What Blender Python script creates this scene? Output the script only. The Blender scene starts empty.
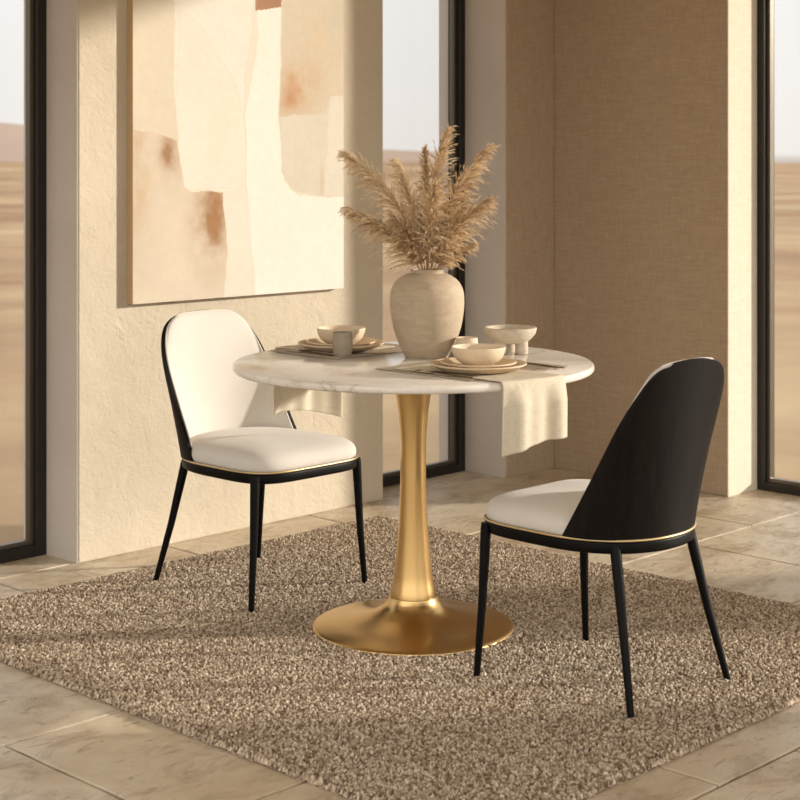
import bpy, bmesh, math, random
import numpy as np
from mathutils import Vector, Matrix, noise as mnoise
C = bpy.context.scene
COL = C.collection
random.seed(7); RNG = np.random.default_rng(7)
PI = math.pi

# ------------------------------------------------------------------ helpers
def link(o, parent=None):
    COL.objects.link(o)
    if parent is not None: o.parent = parent
    return o
def tag(o, label=None, cat=None, group=None, kind=None):
    if label: o['label'] = label
    if cat: o['category'] = cat
    if group: o['group'] = group
    if kind: o['kind'] = kind
    return o
def thing(name, label, cat, loc=(0,0,0), rz=0, group=None):
    o = bpy.data.objects.new(name, None); link(o)
    o.location = loc; o.rotation_euler = (0,0,rz); o.empty_display_size = .05
    return tag(o, label, cat, group)
def mesh_obj(name, V, F, mat, parent=None, smooth=True, loc=None):
    me = bpy.data.meshes.new(name)
    me.from_pydata([tuple(v) for v in V], [], [tuple(f) for f in F]); me.update()
    if mat: me.materials.append(mat)
    if smooth: me.polygons.foreach_set('use_smooth', [True]*len(me.polygons))
    o = bpy.data.objects.new(name, me); link(o, parent)
    if loc: o.location = loc
    return o
def bm_obj(name, bm, mat, parent=None, smooth=True, loc=None):
    me = bpy.data.meshes.new(name); bmesh.ops.recalc_face_normals(bm, faces=bm.faces)
    bm.to_mesh(me); bm.free()
    if mat: me.materials.append(mat)
    if smooth: me.polygons.foreach_set('use_smooth', [True]*len(me.polygons))
    o = bpy.data.objects.new(name, me); link(o, parent)
    if loc: o.location = loc
    return o
def box(bm, x0, x1, y0, y1, z0, z1):
    vs = [bm.verts.new(p) for p in [(x0,y0,z0),(x1,y0,z0),(x1,y1,z0),(x0,y1,z0),(x0,y0,z1),(x1,y0,z1),(x1,y1,z1),(x0,y1,z1)]]
    for f in [(0,3,2,1),(4,5,6,7),(0,1,5,4),(1,2,6,5),(2,3,7,6),(3,0,4,7)]: bm.faces.new([vs[i] for i in f])
def bevel_mod(o, w, seg=2):
    m = o.modifiers.new('bevel', 'BEVEL'); m.width = w; m.segments = seg; m.limit_method = 'ANGLE'; m.angle_limit = math.radians(40)
    return o
def sharp(o, deg=35):
    me = o.data; bm = bmesh.new(); bm.from_mesh(me)
    for e in bm.edges:
        if len(e.link_faces) == 2 and e.calc_face_angle(0) > math.radians(deg): e.smooth = False
    bm.to_mesh(me); bm.free(); return o
def lathe(prof, n=64, close=True):
    V, F = [], []
    for r, z in prof:
        for k in range(n):
            a = 2*PI*k/n; V.append((r*math.cos(a), r*math.sin(a), z))
    m = len(prof)
    for i in range(m-1):
        for k in range(n):
            k2 = (k+1) % n
            F.append((i*n+k, i*n+k2, (i+1)*n+k2, (i+1)*n+k))
    if close:
        if prof[0][0] > 1e-5: F.append(tuple(range(n-1,-1,-1)))
        if prof[-1][0] > 1e-5: F.append(tuple((m-1)*n+k for k in range(n)))
    return V, F
def smooth_prof(pts, sub=6):
    """Catmull-Rom through profile points."""
    out = []
    P = [pts[0]] + list(pts) + [pts[-1]]
    for i in range(1, len(P)-2):
        for j in range(sub):
            t = j/sub
            q = []
            for c in (0,1):
                a,b,d,e = P[i-1][c],P[i][c],P[i+1][c],P[i+2][c]
                q.append(.5*((2*b)+(-a+d)*t+(2*a-5*b+4*d-e)*t*t+(-a+3*b-3*d+e)*t**3))
            out.append((max(q[0],0), q[1]))
    out.append(pts[-1]); return out
def tube(pts, rad, n=8, closed=False):
    V, F = [], []; pts = [Vector(p) for p in pts]; m = len(pts)
    rads = rad if hasattr(rad, '__len__') else [rad]*m
    up = Vector((0,0,1)); prev = None
    for i, p in enumerate(pts):
        if closed: t = pts[(i+1)%m]-pts[i-1]
        else: t = pts[min(i+1,m-1)]-pts[max(i-1,0)]
        t.normalize()
        if prev is None:
            a = t.cross(up);
            if a.length < .1: a = t.cross(Vector((1,0,0)))
        else: a = prev - t*prev.dot(t)
        a.normalize(); prev = a; b = t.cross(a)
        for k in range(n):
            an = 2*PI*k/n; V.append(p + (a*math.cos(an)+b*math.sin(an))*rads[i])
    for i in range(m if closed else m-1):
        j = (i+1) % m
        for k in range(n):
            k2 = (k+1)%n; F.append((i*n+k, i*n+k2, j*n+k2, j*n+k))
    if not closed:
        F.append(tuple(range(n-1,-1,-1))); F.append(tuple((m-1)*n+k for k in range(n)))
    return V, F

# ------------------------------------------------------------------ materials
def srgb(r, g, b):
    f = lambda c: (c/255/12.92) if c/255 <= .04045 else ((c/255+.055)/1.055)**2.4
    return (f(r), f(g), f(b), 1)
class M:
    def __init__(s, name, base=(.8,.8,.8,1), rough=.5, metal=0., spec=.5):
        s.m = bpy.data.materials.new(name); s.m.use_nodes = True; s.t = s.m.node_tree; s.b = s.t.nodes['Principled BSDF']
        s.b.inputs['Base Color'].default_value = base; s.b.inputs['Roughness'].default_value = rough
        s.b.inputs['Metallic'].default_value = metal; s.b.inputs['Specular IOR Level'].default_value = spec
    def n(s, typ, **kw):
        nd = s.t.nodes.new(typ)
        for k, v in kw.items():
            if k in nd.inputs: nd.inputs[k].default_value = v
            else: setattr(nd, k, v)
        return nd
    def l(s, a, b): s.t.links.new(a, b)
    def coord(s, scale=(1,1,1), out='Object', rot=(0,0,0)):
        c = s.n('ShaderNodeTexCoord'); mp = s.n('ShaderNodeMapping'); mp.inputs['Scale'].default_value = scale; mp.inputs['Rotation'].default_value = rot
        s.l(c.outputs[out], mp.inputs['Vector']); return mp.outputs[0]
    def noise(s, vec, scale, detail=4, rough=.5, dist=0):
        nd = s.n('ShaderNodeTexNoise'); nd.inputs['Scale'].default_value = scale; nd.inputs['Detail'].default_value = detail
        nd.inputs['Roughness'].default_value = rough; nd.inputs['Distortion'].default_value = dist
        if vec: s.l(vec, nd.inputs['Vector'])
        return nd.outputs['Fac']
    def ramp(s, fac, stops):
        nd = s.n('ShaderNodeValToRGB'); cr = nd.color_ramp
        while len(cr.elements) < len(stops): cr.elements.new(.5)
        for e, (p, c) in zip(cr.elements, stops): e.position = p; e.color = c if hasattr(c,'__len__') else (c,c,c,1)
        s.l(fac, nd.inputs[0]); return nd.outputs[0]
    def mix(s, fac, a, b, mode='MIX'):
        nd = s.n('ShaderNodeMix'); nd.data_type = 'RGBA'; nd.blend_type = mode
        for v, i in ((fac,0),(a,6),(b,7)):
            if hasattr(v, 'is_linked'): s.l(v, nd.inputs[i])
            else: nd.inputs[i].default_value = v
        return nd.outputs[2]
    def math(s, op, a, b=0.):
        nd = s.n('ShaderNodeMath'); nd.operation = op
        for v, i in ((a,0),(b,1)):
            if hasattr(v, 'is_linked'): s.l(v, nd.inputs[i])
            else: nd.inputs[i].default_value = v
        return nd.outputs[0]
    def bump(s, h, strength=.3, dist=.01, normal=None):
        nd = s.n('ShaderNodeBump'); nd.inputs['Strength'].default_value = strength; nd.inputs['Distance'].default_value = dist
        s.l(h, nd.inputs['Height'])
        if normal: s.l(normal, nd.inputs['Normal'])
        return nd.outputs[0]
    def color(s, c): s.l(c, s.b.inputs['Base Color'])
    def normal(s, c): s.l(c, s.b.inputs['Normal'])
    def rough(s, c): s.l(c, s.b.inputs['Roughness'])

def mat_plaster(name, c1, c2, bscale=1.):
    m = M(name, rough=.9, spec=.2); v = m.coord()
    m.color(m.mix(m.ramp(m.noise(v, 2.2, 6, .6), [(.3,0.),(.7,1.)]), c1, c2))
    h1 = m.noise(v, 9*bscale, 5, .6, .6); h2 = m.noise(v, 60*bscale, 4, .6, .3)
    pit = m.ramp(m.noise(v, 22*bscale, 3, .5, 1.5), [(.30,0.),(.42,1.)])
    h = m.math('ADD', m.math('MULTIPLY', h1, .9), m.math('MULTIPLY', h2, .25)); h = m.math('ADD', h, m.math('MULTIPLY', pit, .10))
    m.normal(m.bump(h, .75, .012)); return m.m
PLASTER = mat_plaster('trowelled_plaster', srgb(192,179,157), srgb(205,193,171))
REVEAL = mat_plaster('smooth_plaster', srgb(196,184,171), srgb(206,195,183), .6)
def mat_linen(name, c1, c2, scale=1., bump=.25, rough=.9):
    m = M(name, rough=rough, spec=.15)
    def dirn(sc):
        return m.noise(m.coord(tuple(a*scale for a in sc)), 1., 3, .6)
    hz = dirn((28,28,520)); vt = dirn((520,520,28))
    f = m.math('ADD', m.math('MULTIPLY', hz, .5), m.math('MULTIPLY', vt, .5))
    m.color(m.mix(m.ramp(f, [(.38,0.),(.62,1.)]), c1, c2)); m.normal(m.bump(f, bump, .003)); return m.m
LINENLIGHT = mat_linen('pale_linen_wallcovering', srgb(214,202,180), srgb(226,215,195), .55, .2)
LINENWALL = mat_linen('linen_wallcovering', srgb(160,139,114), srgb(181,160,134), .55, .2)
CEIL = M('white_ceiling_plaster', srgb(232,226,214), .9).m
def mat_floor():
    m = M('travertine_slab', rough=.5, spec=.4); v = m.coord()
    at = m.n('ShaderNodeAttribute'); at.attribute_name = 'tone'
    tone = at.outputs['Fac']
    base = m.mix(tone, srgb(180,158,128), srgb(202,183,154))
    n1 = m.noise(v, 1.6, 6, .62, .8)
    c = m.mix(m.ramp(n1, [(.35,0.),(.65,1.)]), base, srgb(214,202,180))
    n2 = m.noise(m.coord((3,5,1), rot=(0,0,.5)), 1.7, 9, .75, .6)
    c = m.mix(m.math('MULTIPLY', m.ramp(n2, [(.48,0.),(.66,1.)]), .8), c, srgb(152,126,98))
    n3 = m.noise(m.coord((9,26,1), rot=(0,0,.3)), 1.3, 5, .7, 1.)
    pits = m.ramp(n3, [(.60,0.),(.68,1.)])
    c = m.mix(m.math('MULTIPLY', pits, .45), c, srgb(130,106,80)); m.color(c)
    h = m.math('ADD', m.math('MULTIPLY', m.noise(v, 5, 5, .6, .6), 1.), m.math('MULTIPLY', n2, .5))
    h = m.math('SUBTRACT', h, m.math('MULTIPLY', pits, .25)); h = m.math('ADD', h, m.math('MULTIPLY', m.noise(v, 40, 4, .6), .12))
    m.normal(m.bump(h, .7, .014))
    m.rough(m.ramp(m.noise(v, 6, 4, .6), [(.3,.30),(.7,.52)])); return m.m
FLOOR = mat_floor()
GROUT = M('floor_grout', srgb(92,76,60), .95).m
BLACKMETAL = M('black_window_metal', srgb(38,34,30), .38, .3).m
BEAD = M('bronze_glazing_bead', srgb(104,96,84), .35, .7).m
SATINBLACK = M('black_satin_metal', srgb(9,7,5), .45, 0., .12).m
def mat_blackwood():
    m = M('black_oak_veneer', rough=.55, spec=.14); g = m.noise(m.coord((46,46,3)), 1.6, 6, .7, 1.2)
    m.color(m.mix(m.ramp(g, [(.35,0.),(.65,1.)]), srgb(8,6,5), srgb(24,17,12))); m.normal(m.bump(g, .35, .002)); return m.m
BLACKWOOD = mat_blackwood()
def mat_gold():
    m = M('brushed_gold', srgb(208,173,116), .29, 1.)
    return m.m
GOLD = mat_gold()
BRASS = M('brass_piping', srgb(214,188,142), .4, .85).m
CUTLERY = M('bronze_cutlery', srgb(120,92,62), .28, 1.).m
def mat_fabric():
    m = M('cream_upholstery', rough=.85, spec=.2); v = m.coord((1,1,1))
    a = m.noise(m.coord((260,60,260)), 1.5, 2, .5); b = m.noise(m.coord((60,260,60)), 1.5, 2, .5)
    f = m.math('ADD', a, b); m.color(m.mix(m.noise(v, 8, 3), srgb(206,199,188), srgb(216,210,200)))
    m.b.inputs['Sheen Weight'].default_value = .15
    m.normal(m.bump(f, .18, .001)); return m.m
CREAM = mat_fabric()
def mat_marble():
    m = M('white_marble', rough=.16, spec=.5); v = m.coord()
    w = m.n('ShaderNodeTexNoise'); w.inputs['Scale'].default_value = 2.6; w.inputs['Detail'].default_value = 7; w.inputs['Roughness'].default_value = .6; w.inputs['Distortion'].default_value = 1.4
    m.l(m.coord((1.,2.2,1.2), rot=(0,0,-.5)), w.inputs['Vector'])
    d = m.math('ABSOLUTE', m.math('SUBTRACT', w.outputs['Fac'], .5))
    vein = m.ramp(d, [(.0,1.),(.018,.25),(.05,0.)])
    msk = m.ramp(m.noise(v, 3.1, 3, .5), [(.42,0.),(.6,1.)])
    c = m.mix(m.ramp(m.noise(v, 3, 6, .6, .8), [(.35,0.),(.7,1.)]), srgb(236,230,220), srgb(218,208,194))
    m.color(m.mix(m.math('MULTIPLY', m.math('MULTIPLY', vein, msk), .45), c, srgb(138,114,88))); return m.m
MARBLE = mat_marble()
def mat_ceramic(name, c1, c2, stripe=1., rough=.62, sc=1.):
    m = M(name, rough=rough, spec=.35)
    g = m.noise(m.coord((14*sc,14*sc,42*sc)), 1.2, 7, .7, .8); f = m.noise(m.coord(), 160, 3, .7)
    c = m.mix(m.ramp(g, [(.3,0.),(.7,1.)]), c1, c2)
    c = m.mix(m.math('MULTIPLY', m.ramp(f, [(.6,0.),(.72,1.)]), .35), c, srgb(120,100,78)); m.color(c)
    m.normal(m.bump(m.math('ADD', g, m.math('MULTIPLY', f, .4)), .25*stripe, .003)); return m.m
VASEM = mat_ceramic('rough_stoneware', srgb(170,151,126), srgb(190,173,148), .8, .68)
PLATEM = mat_ceramic('sand_ceramic', srgb(204,180,148), srgb(214,192,160), .3, .5)
BOWLM = mat_ceramic('pale_sand_ceramic', srgb(212,192,162), srgb(222,204,176), .3, .5)
CUPM = mat_ceramic('taupe_ceramic', srgb(150,137,118), srgb(164,151,131), .6, .6)
STONEB = mat_ceramic('speckled_stone', srgb(178,164,144), srgb(204,192,172), .6, .75, 2.)
def mat_cloth(name, c1, c2):
    m = M(name, rough=.9, spec=.1)
    a = m.noise(m.coord((500,500,60)), 1., 2); b = m.noise(m.coord((60,60,500)), 1., 2); f = m.math('ADD', a, b)
    m.color(m.mix(m.ramp(f, [(.8,0.),(1.2,1.)]), c1, c2)); nrm = m.bump(f, .3, .001); m.normal(nrm)
    tr = m.n('ShaderNodeBsdfTranslucent'); tr.inputs['Color'].default_value = c2; mx = m.n('ShaderNodeMixShader'); mx.inputs[0].default_value = .22
    out = m.t.nodes['Material Output']; m.l(m.b.outputs[0], mx.inputs[1]); m.l(tr.outputs[0], mx.inputs[2]); m.l(mx.outputs[0], out.inputs[0]); return m.m
NAPKIN = mat_cloth('cream_linen_napkin', srgb(218,206,182), srgb(232,222,200))
MATM = mat_cloth('taupe_linen_placemat', srgb(172,157,136), srgb(194,179,157))
def mat_glass():
    m = bpy.data.materials.new('clear_window_glass'); m.use_nodes = True; t = m.node_tree; t.nodes.remove(t.nodes['Principled BSDF'])
    tr = t.nodes.new('ShaderNodeBsdfTransparent'); gl = t.nodes.new('ShaderNodeBsdfGlossy'); gl.inputs['Roughness'].default_value = .02
    fr = t.nodes.new('ShaderNodeFresnel'); fr.inputs['IOR'].default_value = 1.3; mx = t.nodes.new('ShaderNodeMixShader')
    t.links.new(fr.outputs[0], mx.inputs[0]); t.links.new(tr.outputs[0], mx.inputs[1]); t.links.new(gl.outputs[0], mx.inputs[2])
    t.links.new(mx.outputs[0], t.nodes['Material Output'].inputs[0]); return m
GLASS = mat_glass()
def mat_pampas():
    m = M('dry_pampas_plume', rough=.8, spec=.1)
    at = m.n('ShaderNodeAttribute'); at.attribute_name = 'tone'
    c = m.ramp(at.outputs['Fac'], [(0.,srgb(140,104,68)),(.5,srgb(206,176,134)),(1.,srgb(244,226,194))]); m.color(c)
    tr = m.n('ShaderNodeBsdfTranslucent'); m.l(c, tr.inputs['Color']); mx = m.n('ShaderNodeMixShader'); mx.inputs[0].default_value = .22
    out = m.t.nodes['Material Output']; m.l(m.b.outputs[0], mx.inputs[1]); m.l(tr.outputs[0], mx.inputs[2]); m.l(mx.outputs[0], out.inputs[0]); return m.m
PAMPAS = mat_pampas()
STEMM = M('dry_grass_stem', srgb(176,140,92), .7).m
def mat_rug():
    m = M('looped_wool_pile', rough=.95, spec=.05)
    at = m.n('ShaderNodeAttribute'); at.attribute_name = 'tone'
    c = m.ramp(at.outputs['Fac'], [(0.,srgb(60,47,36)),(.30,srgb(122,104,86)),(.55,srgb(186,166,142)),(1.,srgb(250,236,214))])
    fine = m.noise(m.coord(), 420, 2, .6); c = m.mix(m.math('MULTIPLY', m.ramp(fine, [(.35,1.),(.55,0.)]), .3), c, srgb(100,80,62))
    m.color(c); m.normal(m.bump(fine, .5, .003)); return m.m
RUG = mat_rug()

# ------------------------------------------------------------------ the room
def struct(name, boxes, mat, bev=.004):
    bm = bmesh.new()
    for b in boxes: box(bm, *b)
    o = bm_obj(name, bm, mat, smooth=False); o['kind'] = 'structure'
    if bev: bevel_mod(o, bev, 2)
    return o
ZC = 2.9; ZH = 2.66
struct('wall_left', [(-.239,1.185,1.30,1.62,0,ZC)], PLASTER)
# the plaster reveal at the left end of the wall, smooth and greyer than the face
struct('wall_left_reveal', [(-.2435,-.237,1.304,1.62,0,ZC)], REVEAL, 0)
struct('wall_far_left', [(-4.2,-2.3,1.30,1.62,0,ZC),(-2.3,-.2435,1.30,1.62,ZH,ZC)], PLASTER)
struct('wall_window_header', [(1.185,1.85,1.30,1.62,ZH,ZC)], PLASTER)
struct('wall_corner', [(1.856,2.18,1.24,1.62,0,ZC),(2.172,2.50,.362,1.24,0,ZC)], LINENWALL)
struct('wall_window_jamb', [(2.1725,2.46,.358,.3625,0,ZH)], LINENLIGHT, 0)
struct('wall_corner_reveal', [(1.85,1.856,1.243,1.62,0,ZC)], REVEAL, 0)
struct('wall_right', [(2.30,2.50,-5.0,-3.0,0,ZC),(2.30,2.50,-3.0,.362,ZH,ZC)], PLASTER)
struct('ceiling', [(-4.2,2.5,-5.0,1.62,ZC,ZC+.1)], CEIL, 0)

# floor: big stone slabs with uneven edges over a bed of grout
def make_floor():
    V, F, T = [], [], []
    def slab(x0, x1, y0, y1, seed, tone):
        rnd = random.Random(seed); g = .0036
        x0 += g; x1 -= g; y0 += g; y1 -= g; n = 15
        def edge(a, b, ax):
            out = []
            for i in range(n):
                t = i/n; p = [a[0]+(b[0]-a[0])*t, a[1]+(b[1]-a[1])*t]
                w = .006*mnoise.noise(Vector((p[0]*9+seed, p[1]*9, seed*.7)))
                if i > 0: p[ax] += w if w*(-1 if (ax==1 and a[1]<(y0+y1)/2) or (ax==0 and a[0]<(x0+x1)/2) else 1) < 0 else w*.2
                out.append(p)
            return out
        ring = edge((x0,y0),(x1,y0),1)+edge((x1,y0),(x1,y1),0)+edge((x1,y1),(x0,y1),1)+edge((x0,y1),(x0,y0),0)
        cx, cy = (x0+x1)/2, (y0+y1)/2; b = len(V); m = len(ring); dz = rnd.uniform(-.0006,.0006)
        for k, (ins, z) in enumerate(((0,-.02),(0,-.0022+dz),(.0026,dz))):
            for p in ring:
                dx, dy = cx-p[0], cy-p[1]
                V.append((p[0]+math.copysign(min(ins,abs(dx)),dx), p[1]+math.copysign(min(ins,abs(dy)),dy), z)); T.append(tone)
        for k in range(2):
            for i in range(m):
                j = (i+1) % m; F.append((b+k*m+i, b+k*m+j, b+(k+1)*m+j, b+(k+1)*m+i))
        F.append(tuple(b+2*m+i for i in range(m)))
    ys = [-5.0,-4.55,-3.9,-3.25,-2.59,-1.94,-1.29,-.64,.012,.66,1.315,1.65]
    offs = {6:(-.40,.93), 7:(-1.33,.91), 8:(-.9,.9), 9:(-.56,.675), 5:(-.1,.92), 10:(-.2,.9)}
    for i in range(len(ys)-1):
        o, w = offs.get(i, (random.uniform(-.4,.4), .92)); x = o-6*w; k = 0
        while x < 2.5:
            a, b = max(x,-4.2), min(x+w, 2.5)
            if b-a > .03: slab(a, b, ys[i], ys[i+1], i*31+k, random.random())
            x += w; k += 1
    o = mesh_obj('floor', V, F, FLOOR, smooth=False); o['kind'] = 'structure'
    at = o.data.attributes.new('tone', 'FLOAT', 'POINT'); at.data.foreach_set('value', T)
    struct('floor_bed', [(-4.2,2.5,-5.0,1.65,-.15,-.006)], GROUT, 0)
make_floor()

# windows: metal frame, glazing bead and pane
def window(name, axis, pos, a0, a1, depth, inner, bars=(), z0=.0, wd=.040):
    """axis 'x': window runs along X at Y=pos .. pos+depth; axis 'y': along Y at X=pos."""
    root = bpy.data.objects.new(name, None); link(root); root['kind'] = 'structure'
    W = wd
    def B(bm, s0, s1, d0, d1, z0_, z1_):
        if axis == 'x': box(bm, s0, s1, pos+d0, pos+d1, z0_, z1_)
        else: box(bm, pos+d0, pos+d1, s0, s1, z0_, z1_)
    bm = bmesh.new()
    B(bm, a0, a0+W, 0, depth, z0, ZH); B(bm, a1-W, a1, 0, depth, z0, ZH)
    B(bm, a0+W, a1-W, 0, depth, z0, z0+W); B(bm, a0+W, a1-W, 0, depth, ZH-W, ZH)
    for b in bars: B(bm, b-.028, b+.028, 0, depth, z0+W, ZH-W)
    bevel_mod(bm_obj('window_frame', bm, BLACKMETAL, root, smooth=False), .003)
    bm = bmesh.new(); c = .014; cuts = [a0+W]+[q for b in bars for q in (b-.028, b+.028)]+[a1-W]
    d0, d1 = depth*.28, depth*.62
    for k in range(0, len(cuts), 2):
        s0, s1 = cuts[k], cuts[k+1]
        B(bm, s0, s0+c, d0, d1, z0+W, ZH-W); B(bm, s1-c, s1, d0, d1, z0+W, ZH-W)
        B(bm, s0+c, s1-c, d0, d1, z0+W, z0+W+c); B(bm, s0+c, s1-c, d0, d1, ZH-W-c, ZH-W)
    bm_obj('glazing_bead', bm, BEAD, root, smooth=False)
    for k in range(0, len(cuts), 2):
        bm = bmesh.new(); B(bm, cuts[k]+.006, cuts[k+1]-.006, depth*.42, depth*.5, z0+W+.006, ZH-W-.006)
        bm_obj('glass_pane', bm, GLASS, root, smooth=False)
    return root
window('window_1', 'x', 1.48, -2.3, -.2435, .07, True, bars=(-1.35,))
window('window_2', 'x', 1.465, 1.185, 1.85, .07, True, wd=.036)
window('window_3', 'y', 2.38, -3.0, .358, .08, True, wd=.034)

# ------------------------------------------------------------------ outside
def make_outside():
    m = M('dry_grassland', rough=1., spec=0.); v = m.coord()
    n1 = m.noise(m.coord((1,1,1)), .06, 9, .72, .5); n2 = m.noise(v, .25, 6, .7)
    c = m.mix(m.ramp(n1, [(.38,0.),(.6,1.)]), srgb(168,148,118), srgb(138,110,90)); c = m.mix(m.math('MULTIPLY', m.ramp(n2, [(.45,0.),(.65,1.)]), .45), c, srgb(122,104,86)); m.color(c)
    N = 90; V = []; F = []
    for j in range(N+1):
        for i in range(N+1):
            x = -260+ 640*i/N; y = -300 + 700*j/N
            d = math.hypot(x, y); z = -.25 + (max(0, d-25)/60)*.9*mnoise.noise(Vector((x*.012, y*.012, 1.)))
            V.append((x, y, min(z, .9) if d > 25 else -.25))
    for j in range(N):
        for i in range(N): a = j*(N+1)+i; F.append((a, a+1, a+N+2, a+N+1))
    o = mesh_obj('ground', V, F, m.m); o['kind'] = 'structure'
    h = M('far_hillside', rough=1., spec=0.); hv = h.noise(h.coord((1,1,3)), .01, 5, .6); h.color(h.mix(hv, srgb(142,124,112), srgb(164,146,132)))
    V, F = [], []; n = 240
    prof = [(0,0),(60,.45),(110,.85),(150,1.),(230,.6),(320,0)]
    for i in range(n+1):
        a = math.radians(-60 + 200*i/n)
        hh = 15 + 3*mnoise.noise(Vector((a*3.2, 0, 5.))) + 2.5*mnoise.noise(Vector((a*11, 2., 5.))); hh *= .04+.96*max(0,min(1,(math.degrees(a)-34)/24))
        for d, q in prof:
            r = 430+d; V.append((r*math.cos(a), r*math.sin(a), -1+hh*q))
    k = len(prof)
    for i in range(n):
        for j in range(k-1): a = i*k+j; F.append((a, a+k, a+k+1, a+1))
    o = mesh_obj('hills', V, F, h.m); o['kind'] = 'structure'
make_outside()
def make_shade_boulder():  # unseen stone added only to cast the soft shadow band on the rug
    m = M('sandstone', rough=.95); m.color(m.mix(m.noise(m.coord(), 6, 5), srgb(150,124,98), srgb(186,160,130)))
    bm = bmesh.new(); bmesh.ops.create_icosphere(bm, subdivisions=4, radius=1)
    for v in bm.verts:
        n = v.co.normalized(); k = 1+.16*mnoise.noise(n*1.6)+.06*mnoise.noise(n*5)
        v.co = Vector((n.x*.36*k, n.y*.36*k, max(-.25, .40+n.z*.76*k)))
    o = bm_obj('shade_boulder', bm, m.m, loc=(3.2,-2.42,0)); o.location.z = 0
    tag(o, 'added sandstone mass out of view past the right window, shading the rug', 'shade blocker')
make_shade_boulder()

# ------------------------------------------------------------------ rug
def make_rug():
    x0, x1, y0, y1, H = -1.0, .93, -1.13, 1.065, .013
    st = .0022; nx = int((x1-x0)/st); ny = int((y1-y0)/st); cell = .0054
    X, Y = np.meshgrid(np.linspace(x0, x1, nx), np.linspace(y0, y1, ny))
    gx = int((x1-x0)/cell)+4; gy = int((y1-y0)/cell)+4
    jx = RNG.uniform(.1,.9,(gy,gx)); jy = RNG.uniform(.1,.9,(gy,gx)); hh = RNG.uniform(.45,1.,(gy,gx)); tn = RNG.uniform(0,1,(gy,gx)); ang = RNG.uniform(0,PI,(gy,gx))
    U = (X-x0)/cell+1.5; W = (Y-y0)/cell+1.5; iu = U.astype(int); iw = W.astype(int)
    best = np.full(X.shape, -9.); tone = np.zeros(X.shape)
    for dj in (-1,0,1):
        for di in (-1,0,1):
            a = np.clip(iu+di,0,gx-1); b = np.clip(iw+dj,0,gy-1)
            dx = U-(a+jx[b,a]); dy = W-(b+jy[b,a]); th = ang[b,a]
            p = dx*np.cos(th)+dy*np.sin(th); q = -dx*np.sin(th)+dy*np.cos(th)
            h = hh[b,a] - (p*p*.75+q*q*2.2)
            k = h > best; best = np.where(k, h, best); tone = np.where(k, tn[b,a], tone)
    best = np.clip(best, -.5, 1.)
    Z = H-.006 + .0125*best
    e = np.minimum(np.minimum(X-x0, x1-X), np.minimum(Y-y0, y1-Y))
    roll = np.sqrt(np.clip(1-(1-np.clip(e/.012,0,1))**2, 0, 1)); Z = Z*(.35+.65*roll)
    # bulge of the edge loops outward
    Z = np.maximum(Z, .002)
    ox = np.where(X-x0 < .003, -1., 0)+np.where(x1-X < .003, 1., 0); oy = np.where(Y-y0 < .003, -1., 0)+np.where(y1-Y < .003, 1., 0)
    X = X+ox*.002*(best+.3); Y = Y+oy*.002*(best+.3)
    co = np.stack([X, Y, Z], -1).reshape(-1,3).astype(np.float32)
    idx = np.arange(nx*ny).reshape(ny, nx); q = np.stack([idx[:-1,:-1], idx[:-1,1:], idx[1:,1:], idx[1:,:-1]], -1).reshape(-1,4)
    # skirt to the floor
    bd = np.concatenate([idx[0,:], idx[1:,-1], idx[-1,-2::-1], idx[-2:0:-1,0]]); nb = len(bd)
    base = len(co); K = 5; r = np.arange(nb); rows = [co]; tones = []
    cen = np.array([(x0+x1)/2, (y0+y1)/2]); Pb = co[bd]; half = np.array([(x1-x0)/2, (y1-y0)/2]); rel = (Pb[:,:2]-cen)/half
    out = np.where(np.abs(rel) > .995, np.sign(rel), 0.)
    for k in range(1, K+1):
        g = RNG.uniform(0,1,nb//2+8)[(r+k)//2]; sk = Pb.copy(); sk[:,2] = Pb[:,2]*(1-k/K)+.0004*k/K
        sk[:,:2] += out*(.0035*math.sin(PI*k/(K+.6))+.0022*(g[:,None]-.5)); rows.append(sk.astype(np.float32)); tones.append(g)
    co = np.concatenate(rows); qs = [q]
    for k in range(K):
        A = bd if k == 0 else base+(k-1)*nb+r; A2 = np.roll(A, -1); B = base+k*nb+r; B2 = base+k*nb+(r+1)%nb
        qs.append(np.stack([A, B, B2, A2], -1))
    q = np.concatenate(qs)
    tone = np.clip(tone.reshape(-1)*.6 + .4*np.clip(best.reshape(-1),0,1), 0, 1); tone = np.concatenate([tone]+[g*.8 for g in tones]).astype(np.float32)  # pile tone also drops with height, painting shade into the gaps
    me = bpy.data.meshes.new('rug'); me.vertices.add(len(co)); me.vertices.foreach_set('co', co.ravel())
    me.loops.add(q.size); me.loops.foreach_set('vertex_index', q.ravel().astype(np.int32)); me.polygons.add(len(q))
    me.polygons.foreach_set('loop_start', (np.arange(len(q))*4).astype(np.int32)); me.update(calc_edges=True)
    me.polygons.foreach_set('use_smooth', [True]*len(q))
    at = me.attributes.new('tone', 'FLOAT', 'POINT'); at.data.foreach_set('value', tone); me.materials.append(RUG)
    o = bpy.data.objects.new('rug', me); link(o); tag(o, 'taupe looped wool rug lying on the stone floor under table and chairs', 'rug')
make_rug()

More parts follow.
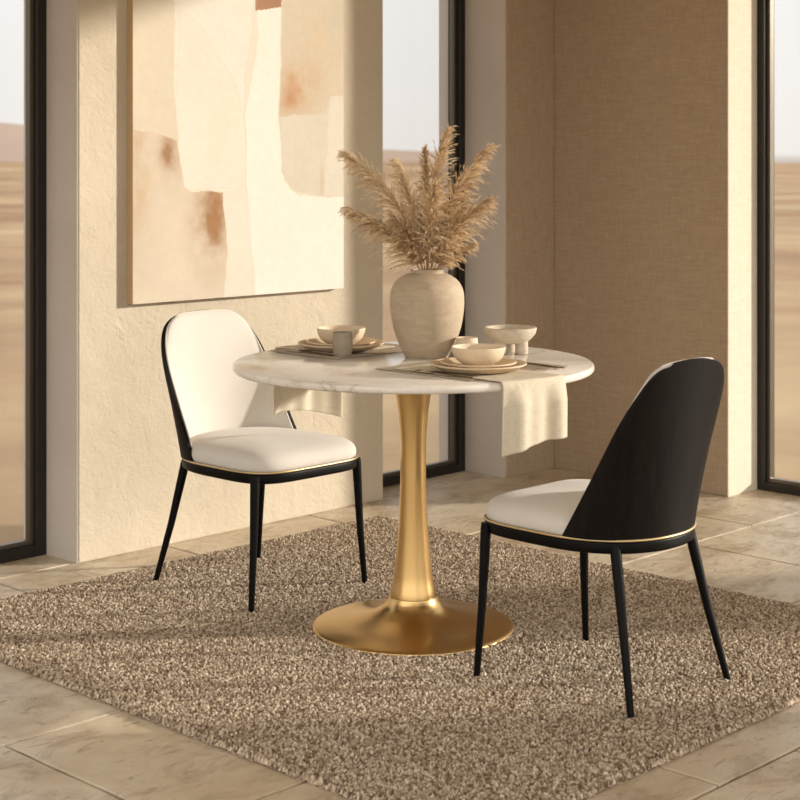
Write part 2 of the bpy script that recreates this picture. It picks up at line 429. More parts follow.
# ------------------------------------------------------------------ table
RT = .5095; ZT = .762; RUGZ = .009; TX, TY = -.024, -.024   # table centre
def make_table():
    t = thing('dining_table', 'round white marble table on a flared gold pedestal', 'table', (TX,TY,0))
    p = [(0,ZT-.0225),(RT-.012,ZT-.0225),(RT-.004,ZT-.021),(RT,ZT-.016),(RT,ZT-.006),(RT-.002,ZT-.003),(RT-.006,ZT),(0,ZT)]
    V, F = lathe(p, 128, False); o = mesh_obj('tabletop', V, F, MARBLE, t); sharp(o, 60)
    prof = [(.0,.028),(.3,.0185)]
    col = smooth_prof([(.0655,.090),(.0635,.11),(.056,.15),(.050,.20),(.0445,.26),(.0405,.32),(.038,.38),(.0365,.44),(.036,.50),(.038,.56),(.043,.62),(.050,.67),(.056,.70),(.060,ZT-.0225)], 6)
    V, F = lathe(col, 96); sharp(mesh_obj('pedestal', V, F, GOLD, t), 60)
    base = [(0,RUGZ),(.275,RUGZ-.004),(.284,RUGZ-.002),(.2865,RUGZ+.006),(.2835,RUGZ+.0095)] + smooth_prof([(.272,.0215),(.235,.029),(.18,.037),(.13,.049),(.10,.061),(.084,.072),(.075,.084),(.0705,.094),(.0685,.1)], 5) + [(.060,.1)]
    V, F = lathe(base, 128, False); mesh_obj('base', V, F, GOLD, t)
make_table()

# ------------------------------------------------------------------ chairs
def outline(th, a=.222, f=.256, b=.240):
    c, s = math.cos(th), math.sin(th); n = 4.6 if s > 0 else 2.2
    return (a*math.copysign(abs(c)**(2/n), c), (f if s > 0 else b)*math.copysign(abs(s)**(2/n), s))
def ring_solid(rows, n=96):
    """rows: list of (scale offset, z); outline inset by offset"""
    V, F = [], []
    for off, z in rows:
        for k in range(n):
            x, y = outline(2*PI*k/n); r = math.hypot(x, y); s = max(0, (r+off)/r); V.append((x*s, y*s, z))
    for i in range(len(rows)-1):
        for k in range(n):
            k2 = (k+1)%n; F.append((i*n+k, i*n+k2, (i+1)*n+k2, (i+1)*n+k))
    F.append(tuple(range(n-1,-1,-1))); F.append(tuple((len(rows)-1)*n+k for k in range(n)))
    return V, F
ZB = .4145
def back_pt(s, t, ws=1., q=None):
    """s in -1..1 across, t in 0..1 up"""
    z = ZB + .418*t; t0 = .52
    if q is None: q = 1. if t <= t0 else .42+.58*max(0., 1-((t-t0)/(1-t0))**2.6)**(1/2.6)
    z += .014*t**5*(1-s*s)
    w0 = .2125 - .020*t; w = w0*q*ws
    dep = (.166*max(0,1-t)**1.2+.014)*(q**1.3)
    ph = s*PI/2; n = 2.0
    sx, cx = math.sin(ph), math.cos(ph)
    x = w*math.copysign(abs(sx)**(2/n), sx); y = dep*(1-max(cx,0)**(2/n))
    yr = -.233 - .050*max(t,0)**1.1
    return Vector((x, yr+y, z))
def make_backgrid(ns, nt, smax=1., tmax=1., t0=0.):
    P = []
    for j in range(nt+1):
        tt = t0+(tmax-t0)*math.sin(PI/2*j/nt)
        P.append([back_pt(smax*(2*i/ns-1), tt) for i in range(ns+1)])
    # normals pointing to the sitter
    N = []
    for j in range(nt+1):
        tt = t0+(tmax-t0)*math.sin(PI/2*j/nt); row = []
        q = 1. if tt <= .52 else .42+.58*max(0., 1-((tt-.52)/.48)**2.6)**(1/2.6); q = max(q, .6)
        for i in range(ns+1):
            sv = smax*(2*i/ns-1); e = .02; sa, sb = max(-.97, min(.97, sv-e)), max(-.97, min(.97, sv+e))
            if sb-sa < .01: sa, sb = (sa-.02, sb) if sv > 0 else (sa, sb+.02)
            a = back_pt(sb, tt, 1, q)-back_pt(sa, tt, 1, q); b = back_pt(sv, min(tt,.95)+.03, 1, q)-back_pt(sv, min(tt,.95)-.03, 1, q)
            n = b.cross(a); n.normalize(); row.append(n if n.y > -.3 else -n)
        N.append(row)
    return P, N
def slab_from(P, N, fo, bo):
    V, F = [], []; nt, ns = len(P)-1, len(P[0])-1
    for off in (fo, bo):
        for j in range(nt+1):
            for i in range(ns+1): V.append(P[j][i]+N[j][i]*off(i/ns*2-1, j/nt))
    L = (nt+1)*(ns+1); id_ = lambda l, j, i: l*L+j*(ns+1)+i
    for j in range(nt):
        for i in range(ns):
            F.append((id_(0,j,i), id_(0,j+1,i), id_(0,j+1,i+1), id_(0,j,i+1)))
            F.append((id_(1,j,i), id_(1,j,i+1), id_(1,j+1,i+1), id_(1,j+1,i)))
    for j in range(nt):
        for i in (0, ns): F.append((id_(0,j,i), id_(1,j,i), id_(1,j+1,i), id_(0,j+1,i)))
    for i in range(ns):
        for j in (0, nt): F.append((id_(0,j,i), id_(0,j,i+1), id_(1,j,i+1), id_(1,j,i)))
    return V, F
def clean(o, d=.0004):
    bm = bmesh.new(); bm.from_mesh(o.data); bmesh.ops.remove_doubles(bm, verts=bm.verts, dist=d); bmesh.ops.recalc_face_normals(bm, faces=bm.faces)
    bm.to_mesh(o.data); bm.free(); return o
def make_chair():
    t = thing('dining_chair', '', 'chair')
    V, F = ring_solid([(-.022,.379),(-.006,.379),(-.001,.382),(0,.386),(0,.403),(-.001,.407),(-.004,.409),(-.03,.409)])
    sharp(mesh_obj('seat_frame', V, F, SATINBLACK, t), 50)
    n = 120; pts = []
    for k in range(n):
        x, y = outline(2*PI*k/n); r = math.hypot(x,y); s = (r+.0005)/r; pts.append((x*s, y*s, .4120))
    V, F = tube(pts, .0034, 8, True); mesh_obj('piping', V, F, BRASS, t)['label'] = 'thin brass line around the seat'
    rows = [(-.012,.410),(-.005,.415),(-.002,.424),(-.002,.434),(-.006,.445),(-.014,.454),(-.028,.4625),(-.05,.469),(-.09,.475),(-.14,.4785),(-.19,.480)]
    V, F = ring_solid(rows); mesh_obj('seat', V, F, CREAM, t)
    P, N = make_backgrid(48, 40)
    o = mesh_obj('backrest', *slab_from(P, N, lambda s, q: .004, lambda s, q: -.007), BLACKWOOD, t); clean(o); sharp(o, 50)
    o['label'] = 'black wood shell of the backrest'
    P, N = make_backgrid(48, 40, .985, .992)
    def pad(s, q):
        e = max(abs(s), max(0, (q-.55)/.45)**1.0 if q > .55 else 0); e = min(1, (abs(s)**6+max(0,(q-.45)/.55)**6)**(1/6))
        return .0045 + .024*max(0, 1-e**2.4)**.8
    o = mesh_obj('back_cushion', *slab_from(P, N, pad, lambda s, q: .0035), CREAM, t); clean(o)
    o['label'] = 'cream upholstered inside of the backrest'
    # welt around the cushion
    edge = []
    for j in range(2, 41): edge.append(P[j][0]+N[j][0]*.008)
    for i in range(1, 48): edge.append(P[40][i]+N[40][i]*.008)
    for j in range(40, 1, -1): edge.append(P[j][48]+N[j][48]*.008)
    e2 = [edge[0]]
    for p in edge[1:]:
        if (p-e2[-1]).length > .004: e2.append(p)
    V, F = tube(e2, .0032, 6); mesh_obj('welt', V, F, CREAM, t)
    for sx in (-1, 1):
        for (ty, by, tx, bx) in ((.206,.219,.196,.226),(-.165,-.252,.150,.206)):
            top = Vector((sx*tx, ty, .386)); bot = Vector((sx*bx, by, RUGZ-.003)); up = top+(top-bot).normalized()*.02
            if ty > 0: up = Vector((up.x, up.y, .403))
            else: up = Vector((up.x, up.y, .403))
            out = Vector((sx*.006, .002 if ty > 0 else -.004, 0))
            pts = [bot, bot+(top-bot)*.02, bot+(top-bot)*.5, top+out, up+out]
            V, F = tube(pts, [.0075,.0085,.011,.0142,.0135], 12); sharp(mesh_obj('leg', V, F, SATINBLACK, t), 60)
    return t
def copy_tree(o, parent=None):
    c = o.copy(); link(c); c.parent = parent
    for ch in list(o.children): copy_tree(ch, c)
    return c
ch1 = make_chair(); ch1.location = (-.014,-.674,0)
ch2 = copy_tree(ch1); ch2.location = (-.018,.640,0); ch2.rotation_euler.z = PI; ch2.scale = (1.03,1.03,1.)
ch1['label'] = 'dining chair with its black wooden back turned to the viewer'; ch2['label'] = 'dining chair by the plaster wall, its cream upholstered front in view'
for c in (ch1, ch2): c['group'] = 'dining chairs at the round table'

# ------------------------------------------------------------------ linens
def drape(x, y, lift=0., along=False, fold=0., ph=0.):
    r = math.hypot(x, y); R = RT+.003
    if along:   # falls straight down over the edge at constant x
        ye = math.sqrt(max(R*R-x*x, 0)); sg = 1 if y > 0 else -1; ex = abs(y)-ye
        if ex <= 0: return (x, y, ZT+.0015+lift)
        k = .014
        if ex < k*1.57: a = ex/k; return (x, sg*(ye+k*.6*math.sin(a)), ZT+.0015+lift-k*(1-math.cos(a)))
        d = ex-k*1.57+k; g = min(1, d/.06)
        f = fold*g*(math.sin(x*46+ph)+.45*math.sin(x*97+2*ph))
        return (x+.012*d*math.sin(x*20+ph)-.02*d, sg*(ye+k*.6+f+.008*g), ZT+.0015+lift-d)
    ex = r-R
    if ex <= 0: return (x, y, ZT+.0015+lift)
    k = .01; u = (x/r, y/r); a = min(ex/k, PI/2)
    h = R+k*.6*math.sin(a); d = k*(1-math.cos(a))+max(0, ex-k*1.57)
    return (u[0]*h, u[1]*h, ZT+.0015+lift-d)
def cloth(name, x0, x1, y0, y1, lift, mat, along, fold=0., ph=0., thick=.0018, label='', cat='', rim_curve=0., group=None, nx=60, ny=110):
    V, F = [], []
    for j in range(ny+1):
        for i in range(nx+1):
            x = x0+(x1-x0)*i/nx; y = y0+(y1-y0)*j/ny
            V.append(drape(x, y, lift + (.0012*mnoise.noise(Vector((x*18, y*18, ph))) if lift > .0005 else 0), along, fold, ph))
    for j in range(ny):
        for i in range(nx): a = j*(nx+1)+i; F.append((a, a+1, a+nx+2, a+nx+1))
    o = mesh_obj(name, V, F, mat); m = o.modifiers.new('thickness', 'SOLIDIFY'); m.thickness = thick; m.offset = 1 if True else 0
    # make sure thickness grows upward/outward
    o.location = (TX,TY,0); tag(o, label, cat, group)
    return o
cloth('placemat', -.205, .205, -.40, -.055, 0, MATM, False, thick=.002, label='taupe linen placemat near the viewer, partly under the napkin that hangs in front', cat='placemat', group='linen placemats')
cloth('placemat', -.125, .255, .185, .475, 0, MATM, False, thick=.002, label='taupe linen placemat on the far side, under the setting with the taupe cup', cat='placemat', group='linen placemats')
n1 = cloth('napkin', -.180, .030, -.680, -.10, .003, NAPKIN, True, .0075, 1.1, label='cream linen napkin hanging long over the near right table edge', cat='napkin', group='cream napkins')
n2 = cloth('napkin', -.066, .190, .26, .722, .003, NAPKIN, True, .006, 2.4, label='cream linen napkin hanging below the far table edge before the cream backrest', cat='napkin', group='cream napkins')

# ------------------------------------------------------------------ tableware
ZS = ZT+.0065
def plate(R, h, label, x, y, z, mat=PLATEM, group='stacked plates'):
    p = [(0,0),(R*.62,0),(R*.66,.001),(R*.8,.004),(R*.97,h-.003),(R*1.,h-.001),(R*1.,h+.0015),(R*.985,h+.003),(R*.95,h+.0015),(R*.80,.0075),(R*.68,.0055),(0,.005)]
    V, F = lathe(p, 80, False); o = mesh_obj('plate', V, F, mat, loc=(x+TX,y+TY,z)); tag(o, label, 'plate', group)
def bowl(R, H, label, x, y, z):
    p = smooth_prof([(0,.0),(R*.42,.0),(R*.55,.003),(R*.84,H*.35),(R*.97,H*.72),(R,H-.002)], 5)+[(R*.992,H),(R*.965,H)]+smooth_prof([(R*.95,H-.003),(R*.92,H*.72),(R*.78,H*.38),(R*.5,.008),(0,.006)], 5)
    V, F = lathe(p, 72, False); o = mesh_obj('bowl', V, F, BOWLM, loc=(x+TX,y+TY,z)); tag(o, label, 'bowl', 'sand ceramic bowls')
def cup(R, H, label, x, y, z, mat):
    p = [(0,0),(R*.86,0),(R*.94,.003),(R*1.,H*.25),(R*1.02,H*.6),(R*.98,H-.002),(R*.95,H),(R*.9,H),(R*.87,H-.003),(R*.9,H*.55),(R*.86,.008),(0,.006)]
    V, F = lathe(smooth_prof(p, 4), 56, False); o = mesh_obj('cup', V, F, mat, loc=(x+TX,y+TY,z)); tag(o, label, 'cup', 'handleless cups')
SETS = [(-.060,-.300,'near'),(.025,.322,'far')]
for (sx, sy, w) in SETS:
    side = 'near the viewer, its napkin hanging in front' if w == 'near' else 'on the far left of the table'
    plate(.129,.019,'larger sand coloured plate, bottom of the stack '+('nearest the viewer' if w=='near' else 'behind the taupe cup'), sx, sy, ZS)
    plate(.102,.016,'smaller sand coloured plate, on the larger plate '+('nearest the viewer' if w=='near' else 'behind the taupe cup'), sx, sy, ZS+.0068)
    bowl(.0725,.051,'sand ceramic bowl on the two plates '+('nearest the viewer' if w=='near' else 'behind the taupe cup'), sx, sy, ZS+.0135)
cup(.0285,.066,'taupe cylindrical cup on the far left placemat',-.055, .232, ZS-.003, CUPM)
cup(.031,.060,'small sand cup between the vase and the footed bowl', .150,-.070, ZT+.001, BOWLM)
def footed_bowl(x, y):
    t = thing('footed_bowl', 'speckled stone bowl raised on three short round feet', 'bowl', (x+TX,y+TY,ZT), .5)
    R = .0775; z0 = .030; H = .048
    p = smooth_prof([(0,z0),(R*.45,z0+.001),(R*.72,z0+.010),(R*.94,z0+.028),(R,z0+H-.004)], 5)+[(R*.995,z0+H-.001),(R*.97,z0+H),(R*.90,z0+H),(R*.875,z0+H-.002)]+smooth_prof([(R*.86,z0+H-.006),(R*.8,z0+.028),(R*.6,z0+.016),(0,z0+.011)], 5)
    V, F = lathe(p, 72, False); mesh_obj('basin', V, F, STONEB, t)
    for k in range(3):
        a = PI*2*k/3+.35; c = (math.cos(a)*.036, math.sin(a)*.036)
        V, F = lathe([(.0175,0.0005),(.0185,.002),(.0185,.040)], 28); o = mesh_obj('foot', V, F, STONEB, t); o.location = (c[0], c[1], 0); sharp(o, 50)
footed_bowl(.335,-.075)

def handle_piece(name, kind, x, y, rz, z, L, label):
    """flat cutlery lying along local +Y; the handle starts at y=0"""
    t = thing(name, label, name, (x+TX,y+TY,z), rz, 'bronze cutlery'); w = .0032
    def strip(nm, prof, th=.0022, bend=0.):
        V, F = [], []; n = len(prof)
        for (yy, hw, zz) in prof:
            for a in range(8):
                an = PI/4*a+PI/8; V.append((hw*math.cos(an)*1.08, yy, zz+th*(.5+.5*math.sin(an))))
        for i in range(n-1):
            for k in range(8): F.append((i*8+k, i*8+(k+1)%8, (i+1)*8+(k+1)%8, (i+1)*8+k))
        F.append(tuple(range(8))); F.append(tuple((n-1)*8+k for k in range(7,-1,-1)))
        o = mesh_obj(nm, V, F, CUTLERY, t); clean(o, .00001); return o
    strip('handle', [(0,.0028,0),(.004,.0042,0),(.05,.0040,.0005),(L*.55,.0028,.002),(L*.60,.0030,.0025)], .003)
    if kind == 'knife': strip('blade', [(L*.60,.0035,.001),(L*.66,.0085,.0005),(L*.8,.0092,0),(L*.93,.007,0),(L,.001,0)], .0012)
    elif kind == 'spoon': strip('bowl', [(L*.59,.003,.0025),(L*.70,.005,.003),(L*.78,.016,.001),(L*.86,.0195,0),(L*.94,.016,.001),(L,.002,.003)], .0018)
    else:
        strip('neck', [(L*.59,.003,.0025),(L*.68,.004,.004),(L*.74,.0105,.002),(L*.79,.0115,.001)], .0018)
        for k in range(4):
            V = []; o = strip('tine', [(L*.785,.0016,.001),(L*.9,.0014,.0),(L,.0007,.002)], .0015); o.location.x = -.009+.006*k
    return t
ZQ = ZT+.0045
handle_piece('knife','knife', -.178,-.385, .02, ZQ, .225, 'bronze table knife on the near placemat, left of the plates')
handle_piece('fork','fork', -.150,-.375, .10, ZQ, .20, 'bronze fork beside the knife on the near placemat')
handle_piece('spoon','spoon', .150,-.425, -.03, ZQ-.001, .205, 'bronze spoon right of the near plates beside the hanging napkin')
handle_piece('fork','fork', .120,-.430, -.02, ZQ+.0035, .205, 'bronze fork right of the near plates, over the napkin')
handle_piece('knife','knife', -.098,.225, .0, ZQ, .215, 'bronze knife along the left edge of the far placemat')
handle_piece('spoon','spoon', -.075,.400, PI+.25, ZQ, .18, 'bronze spoon left of the far plates')

# ------------------------------------------------------------------ vase and pampas
VX, VY = .112+TX, .052+TY
def make_vase():
    H = .252
    out = smooth_prof([(.060,0),(.0655,.004),(.083,.040),(.0985,.085),(.1065,.130),(.1085,.165),(.1045,.195),(.090,.220),(.068,.236),(.052,.2415),(.047,.244),(.0485,.249),(.0495,H)], 7)
    inn = [(.047,H+.001),(.042,H),(.041,.246),(.050,.236),(.085,.215),(.1,.165),(.09,.09),(.06,.012),(0,.010)]
    V, F = lathe([(0,0)]+out+inn, 96, False)
    V = [(x*(1+.006*mnoise.noise(Vector((x*9,y*9,z*12)))), y*(1+.006*mnoise.noise(Vector((x*9,y*9,z*12+5)))), z) for x,y,z in V]
    o = mesh_obj('vase', V, F, VASEM, loc=(VX,VY,ZT)); tag(o, 'round bellied beige stoneware vase in the middle of the marble table', 'vase')
make_vase()
TH = math.atan(1600/1640); RV = Vector((math.sin(TH), -math.cos(TH), 0)); FV = Vector((math.cos(TH), math.sin(TH), 0))
MOUTH = Vector((VX, VY, ZT+.252))
def pampas(dx, dz, dep, bend, width, nb, seed, tone0, label, start=.06, bx=0., length=1.):
    rnd = random.Random(seed)
    root = thing('pampas_stem', label, 'dried grass', tuple(MOUTH), 0, 'pampas stems in the vase')
    b = RV*bx + FV*(dep*.12); tip = RV*dx+Vector((0,0,dz))+FV*dep
    side = RV*(1 if dx > 0 else -1)
    ctrl = b*1. + Vector((0,0,dz*.55)) + (tip-b)*.38*Vector((1,1,0)).length*.0 + RV*dx*.28 + FV*dep*.3 + side*(-bend)
    def sp(t): return b*(1-t)**2+ctrl*2*t*(1-t)+tip*t*t
    low = b*.55-Vector((0,0,.17)) - RV*dx*.05
    pts = [low+(b-low)*k/3 for k in range(3)]+[sp(k/14*.96) for k in range(15)]
    V, F = tube(pts, [.0021]*3+[.0021-.0015*k/14 for k in range(15)], 6); mesh_obj('stem', V, F, STEMM, root)
    V, F, T = [], [], []
    def ribbon(p0, d, L, w, droop, tn, n=2):
        d = d.normalized(); s = d.cross(Vector((rnd.gauss(0,1),rnd.gauss(0,1),rnd.gauss(0,1))))
        if s.length < 1e-4: return
        s.normalize(); base = len(V)
        for k in range(n+1):
            q = k/n; p = p0+d*L*q+Vector((0,0,-droop*L*q*q)); ww = w*(1-q*.85)
            V.append(p-s*ww); V.append(p+s*ww); T.append(tn); T.append(tn)
        for k in range(n): a = base+2*k; F.append((a, a+1, a+3, a+2))
    nb = int(nb*1.9)
    for i in range(nb):
        t = start+(1-start)*((i+rnd.random())/nb)
        p0 = sp(t); tg = (sp(min(1,t+.02))-sp(max(0,t-.02))).normalized()
        rad = Vector((rnd.gauss(0,1),rnd.gauss(0,1),rnd.gauss(0,1))); rad -= tg*rad.dot(tg); rad.normalize()
        env = math.sin(PI*min(1,((t-start)/(1-start)*.70+.24)))**.9
        L = (.020+.070*env)*rnd.uniform(.6,1.25)*length; spread = (.35+1.05*rnd.random())*(width/.040)*(1-.78*((t-start)/(1-start))**1.3)
        d = (tg+rad*spread).normalized(); droop = .10+.45*rnd.random(); cl = tone0+.08+rnd.gauss(0,.2)
        ribbon(p0, d, L, .0006, droop, cl, 4)
        nh = 24
        for k in range(nh):
            q = (k+rnd.random())/nh*.97+.03; p = p0+d*L*q+Vector((0,0,-droop*L*q*q))
            dd = (d+Vector((0,0,-2*droop*q))).normalized()
            r2 = Vector((rnd.gauss(0,1),rnd.gauss(0,1),rnd.gauss(0,1))); r2 -= dd*r2.dot(dd); r2.normalize()
            ribbon(p, dd+r2*rnd.uniform(.12,.50), rnd.uniform(.010,.020)*(1.15-.4*q), rnd.uniform(.0006,.0011), .3, min(1,max(0,cl+rnd.gauss(0,.14)+.15*q)), 2)
    o = mesh_obj('plume', V, F, PAMPAS, root)
    at = o.data.attributes.new('tone', 'FLOAT', 'POINT'); at.data.foreach_set('value', [min(1,max(0,x)) for x in T])
S = .00292
def PX(x): return (x-425)*S
def PZ(y): return (271-y)*S
pampas(PX(347), PZ(158), .02, .035, .046, 150, 1, .66, 'pampas plume reaching highest on the left side of the vase', bx=-.014)
pampas(PX(352), PZ(212), -.05, .02, .040, 130, 2, .52, 'pampas plume arching low to the left with a pointed tip', bx=-.022)
pampas(PX(396), PZ(166), .07, .0, .040, 120, 3, .7, 'short pale pampas plume behind, between the left and the middle plumes', bx=-.006)
pampas(PX(445), PZ(136), .03, .02, .042, 150, 4, .5, 'tallest pampas plume standing upright in front of the window', bx=.004)
pampas(PX(424), PZ(156), .05, .0, .022, 70, 5, .25, 'thin dark pampas plume just left of the tallest plume', bx=.0)
pampas(PX(484), PZ(152), .0, .03, .046, 150, 6, .52, 'pampas plume leaning right with the highest tip on that side', bx=.014)
pampas(PX(482), PZ(204), -.04, .015, .046, 130, 7, .55, 'pampas plume spreading low to the right beneath the leaning one', bx=.02)
pampas(PX(468), PZ(246), -.02, -.01, .020, 50, 8, .5, 'small short pampas plume sticking out lowest on the right', bx=.024, length=.5)
pampas(PX(432), PZ(190), -.085, .0, .050, 130, 9, .62, 'fluffy pampas plume in the centre leaning toward the viewer', bx=.002)
pampas(PX(395), PZ(222), -.05, .0, .040, 100, 10, .48, 'brownish pampas plume filling the lower left of the bunch', bx=-.012)
pampas(PX(457), PZ(212), .03, .0, .042, 100, 11, .45, 'pampas plume behind the centre, right of the upright ones', bx=.01)

# ------------------------------------------------------------------ painting
def make_painting():
    x0, x1, z0, z1 = -.045, .938, .845, 2.22; yf, yb = 1.266, 1.302
    t = thing('wall_art', 'large unframed abstract canvas in cream and brown on the plaster wall', 'painting', ((x0+x1)/2, yb, z0))
    W, H = x1-x0, z1-z0
    # canvas body
    bm = bmesh.new(); box(bm, -W/2, W/2, yf+.001-yb, -.0005, 0, H); mm = M('raw_canvas_edge', srgb(190,160,122), .9).m
    bevel_mod(bm_obj('canvas_body', bm, mm, t, smooth=False), .002)
    nx, nz = 300, 420
    # picture coordinates of the painted shapes measured on the photograph's painting: u across, v down from a level 1.0 m above the base
    I, J = np.meshgrid(np.linspace(0,1,nx+1), np.linspace(0,1,nz+1)); U = I*W; Z = J*H
    def nz2(s, k, o=0):  # cheap smooth noise
        r = np.random.default_rng(k); out = np.zeros_like(U)
        amp = 1.
        for q in range(o+1):
            g = r.uniform(-1,1,(int(H*s)+4, int(W*s)+4)); a = U*s; b = Z*s; ia = a.astype(int); ib = b.astype(int); fa = a-ia; fb = b-ib
            fa = fa*fa*(3-2*fa); fb = fb*fb*(3-2*fb)
            out += amp*((g[ib,ia]*(1-fa)+g[ib,ia+1]*fa)*(1-fb)+(g[ib+1,ia]*(1-fa)+g[ib+1,ia+1]*fa)*fb); s *= 2.1; amp *= .55
        return out
    wob = .006*nz2(9, 1, 2); Uw = U+wob; Zw = Z+.006*nz2(9, 2, 2)
    col = np.zeros(U.shape+(3,)); lin = lambda *c: np.array(srgb(*c)[:3])
    def inside(poly):
        px, pz = Uw, Zw; c = np.zeros(U.shape, bool); n = len(poly)
        for i in range(n):
            xa, za = poly[i]; xb, zb = poly[i-1]
            with np.errstate(divide='ignore', invalid='ignore'):
                k = ((za > pz) != (zb > pz)) & (px < (xb-xa)*(pz-za)/((zb-za) if zb != za else 1e-9)+xa)
            c ^= k
        return c
    def paint(poly, c, vari=.03, seed=3, al=1.):
        k = inside(poly)[...,None]; n = (1+vari*nz2(5, seed, 3))[...,None]
        col[:] = np.where(k, col*(1-al)+al*np.clip(lin(*c)*n*.85,0,1), col)
    def smear(cx, cz, rx, rz, c, a, seed, poly=None):
        d = ((U-cx)/rx)**2+((Z-cz)/rz)**2; f = np.exp(-d*1.2)*(.75+.5*nz2(14, seed, 3))*a
        if poly is not None: f = f*inside(poly)
        f = np.clip(f,0,1)[...,None]; col[:] = col*(1-f)+lin(*c)*f
    # px(photo) -> u,z on the canvas
    FXc = {}
    def Q(x, y):
        f = 1640.; ox, oy = 3.374, 3.24; dx = (x-400)/f; F = (math.cos(TH), math.sin(TH)); R_ = (math.sin(TH), -math.cos(TH))
        d = (F[0]+dx*R_[0], F[1]+dx*R_[1]); tt = (yf+oy)/d[1]; return (d[0]*tt-ox-x0, 1.332-(y-160)*tt/f-z0)
    def poly(*p): return [Q(*a) for a in p]
    top = H+.2
    paint([(-1,-1),(2,-1),(2,3),(-1,3)], (232,224,208), .02)
    left_top = poly((125,-200),(176,-200),(174,60),(175,95),(177,141),(152,133),(125,128)); paint(left_top, (224,213,191), .03, 4)
    left_low = poly((125,129),(152,133),(177,140),(185,188),(222,192),(226,240),(224,305),(125,312)); paint(left_low, (222,209,188), .04, 5)
    smear(*Q(140,180), .05, .28, (188,162,132), .7, 7, left_low); smear(*Q(170,155), .05, .09, (158,124,94), 1., 8, left_low)
    smear(*Q(212,222), .08, .14, (158,122,88), 1.2, 9, left_low); smear(*Q(218,205), .05, .06, (158,116,80), .6, 10, left_low)
    stone = poly((176,-200),(252,-200),(254,20),(244,80),(246,150),(247,186),(222,191),(192,192),(184,186),(178,140),(174,80)); paint(stone, (238,232,219), .02, 11)
    inner = poly((178,10),(205,30),(235,85),(246,120),(246,185),(192,192),(184,186),(176,120)); paint(inner, (236,229,214), .02, 12)
    smear(*Q(220,130), .12, .18, (228,206,182), .35, 13, inner)
    mid = poly((252,-200),(283,-200),(281,12),(281,60),(279,115),(284,180),(300,195),(345,196),(345,300),(254,308),(249,240),(247,186),(246,110),(258,40)); paint(mid, (242,237,225), .015, 14)
    strip = poly((222,192),(248,186),(252,240),(256,305),(224,305),(227,250)); paint(strip, (234,226,210), .03, 15)
    right = poly((281,-200),(350,-200),(350,197),(325,196),(305,194),(290,188),(281,172),(280,115),(282,60)); paint(right, (214,204,183), .04, 16)
    smear(*Q(300,85), .1, .11, (190,152,118), 1., 17, right); smear(*Q(288,100), .07, .05, (184,142,106), .8, 18, right); smear(*Q(322,60), .12, .25, (202,178,146), .5, 19, right)
    cap = poly((252,-200),(282,-200),(281,6),(256,10)); paint(cap, (178,138,108), .05, 20)
    low_r = poly((281,116),(326,114),(330,97),(350,97),(350,197),(325,196),(305,194),(290,188),(281,172)); paint(low_r, (220,212,194), .03, 21)
    edge_r = poly((331,97),(350,97),(350,197),(325,196)); paint(edge_r, (226,219,203), .02, 22)
    smear(*Q(322,175), .012, .12, (188,168,136), .5, 23, low_r)
    # creases along the paper edges
    for pl in (inner, stone, mid, right, left_low):
        n = len(pl)
        for i in range(n):
            xa, za = pl[i]; xb, zb = pl[i-1]; L = math.hypot(xb-xa, zb-za)
            if L < 1e-6: continue
            q = np.clip(((Uw-xa)*(xb-xa)+(Zw-za)*(zb-za))/L**2, 0, 1); dd = np.hypot(Uw-xa-q*(xb-xa), Zw-za-q*(zb-za))
            f = (np.clip(1-dd/.0035,0,1)*.28)[...,None]; col[:] = col*(1-f)+lin(206,184,150)*f
    V = np.stack([U-W/2, np.full_like(U, yf-yb), Z], -1).reshape(-1,3)
    idx = np.arange((nx+1)*(nz+1)).reshape(nz+1, nx+1); q = np.stack([idx[:-1,:-1], idx[:-1,1:], idx[1:,1:], idx[1:,:-1]], -1).reshape(-1,4)
    m = M('painted_paper_collage', rough=.85, spec=.15); at = m.n('ShaderNodeAttribute'); at.attribute_name = 'pigment'
    g = m.math('ADD', m.noise(m.coord((300,300,60)), 1., 2), m.noise(m.coord((60,60,300)), 1., 2)); gr = m.noise(m.coord(), 30, 5, .7)
    m.color(m.mix(.16, at.outputs['Color'], m.ramp(gr, [(.3,srgb(206,184,150)),(.7,srgb(250,244,232))]), 'MULTIPLY')); m.normal(m.bump(m.math('ADD', g, gr), .2, .002))
    o = mesh_obj('painted_surface', V.tolist(), q.tolist(), m.m, t, smooth=False)
    ca = o.data.color_attributes.new('pigment', 'FLOAT_COLOR', 'POINT'); ca.data.foreach_set('color', np.concatenate([col, np.ones(U.shape+(1,))], -1).reshape(-1).astype(np.float32))
make_painting()

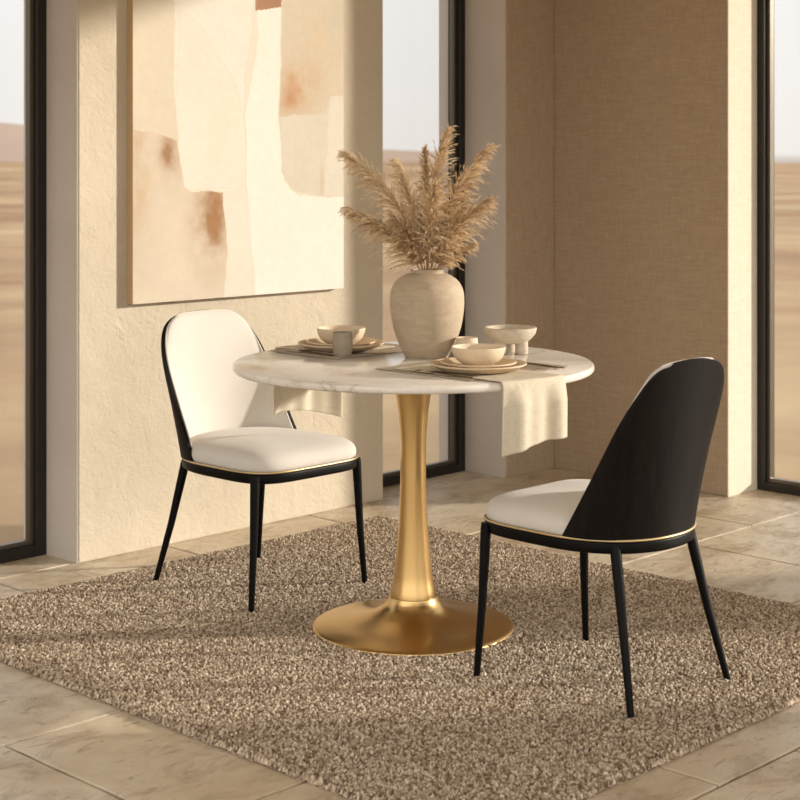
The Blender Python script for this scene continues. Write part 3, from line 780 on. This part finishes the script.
# ------------------------------------------------------------------ light, sky, camera
EL = math.radians(14.); AZ = math.radians(-38.5)
sd = Vector((math.cos(AZ)*math.cos(EL), math.sin(AZ)*math.cos(EL), math.sin(EL)))
sun = bpy.data.lights.new('sun', 'SUN'); sun.energy = 4.6; sun.color = (1.,.92,.82); sun.angle = math.radians(2.4)
so = bpy.data.objects.new('sun', sun); link(so); so.rotation_euler = sd.to_track_quat('Z', 'Y').to_euler()
w = bpy.data.worlds.new('sky'); C.world = w; w.use_nodes = True; nt = w.node_tree; bg = nt.nodes['Background']
tc = nt.nodes.new('ShaderNodeTexCoord'); sep = nt.nodes.new('ShaderNodeSeparateXYZ'); nt.links.new(tc.outputs['Generated'], sep.inputs[0])
rp = nt.nodes.new('ShaderNodeValToRGB'); cr = rp.color_ramp
for e, (p, c) in zip([cr.elements[0], cr.elements[1], cr.elements.new(.5), cr.elements.new(.5)], [(0.,(.60,.54,.48,1)),(1.,(.62,.64,.66,1)),(.001,(.84,.80,.76,1)),(.10,(.88,.87,.845,1))]): e.position = p; e.color = c
nt.links.new(sep.outputs['Z'], rp.inputs[0])
# sky behind the viewer boosted as added fill light, brighter than the window side
dt = nt.nodes.new('ShaderNodeVectorMath'); dt.operation = 'DOT_PRODUCT'; dt.inputs[1].default_value = (-.715,-.699,.15); nt.links.new(tc.outputs['Generated'], dt.inputs[0])
mr = nt.nodes.new('ShaderNodeMapRange'); mr.inputs['From Min'].default_value = -.1; mr.inputs['From Max'].default_value = .6; mr.inputs['To Min'].default_value = .93; mr.inputs['To Max'].default_value = 2.0
nt.links.new(dt.outputs['Value'], mr.inputs['Value']); nt.links.new(mr.outputs[0], bg.inputs['Strength']); nt.links.new(rp.outputs[0], bg.inputs['Color']); 

cam = bpy.data.cameras.new('camera'); co = bpy.data.objects.new('camera', cam); link(co)
cam.sensor_width = 36; cam.lens = 36*1640/800; cam.shift_y = -240/800
co.location = (-3.374, -3.24, 1.332); co.rotation_euler = (PI/2, 0, TH-PI/2)
cam.clip_start = .05; cam.clip_end = 2000
cam.dof.use_dof = True; cam.dof.focus_distance = 4.6; cam.dof.aperture_fstop = 6.5
C.camera = co
C.view_settings.view_transform = 'Standard'; C.view_settings.look = 'None'; C.view_settings.gamma = 1; C.view_settings.use_curve_mapping = False; C.view_settings.exposure = .22
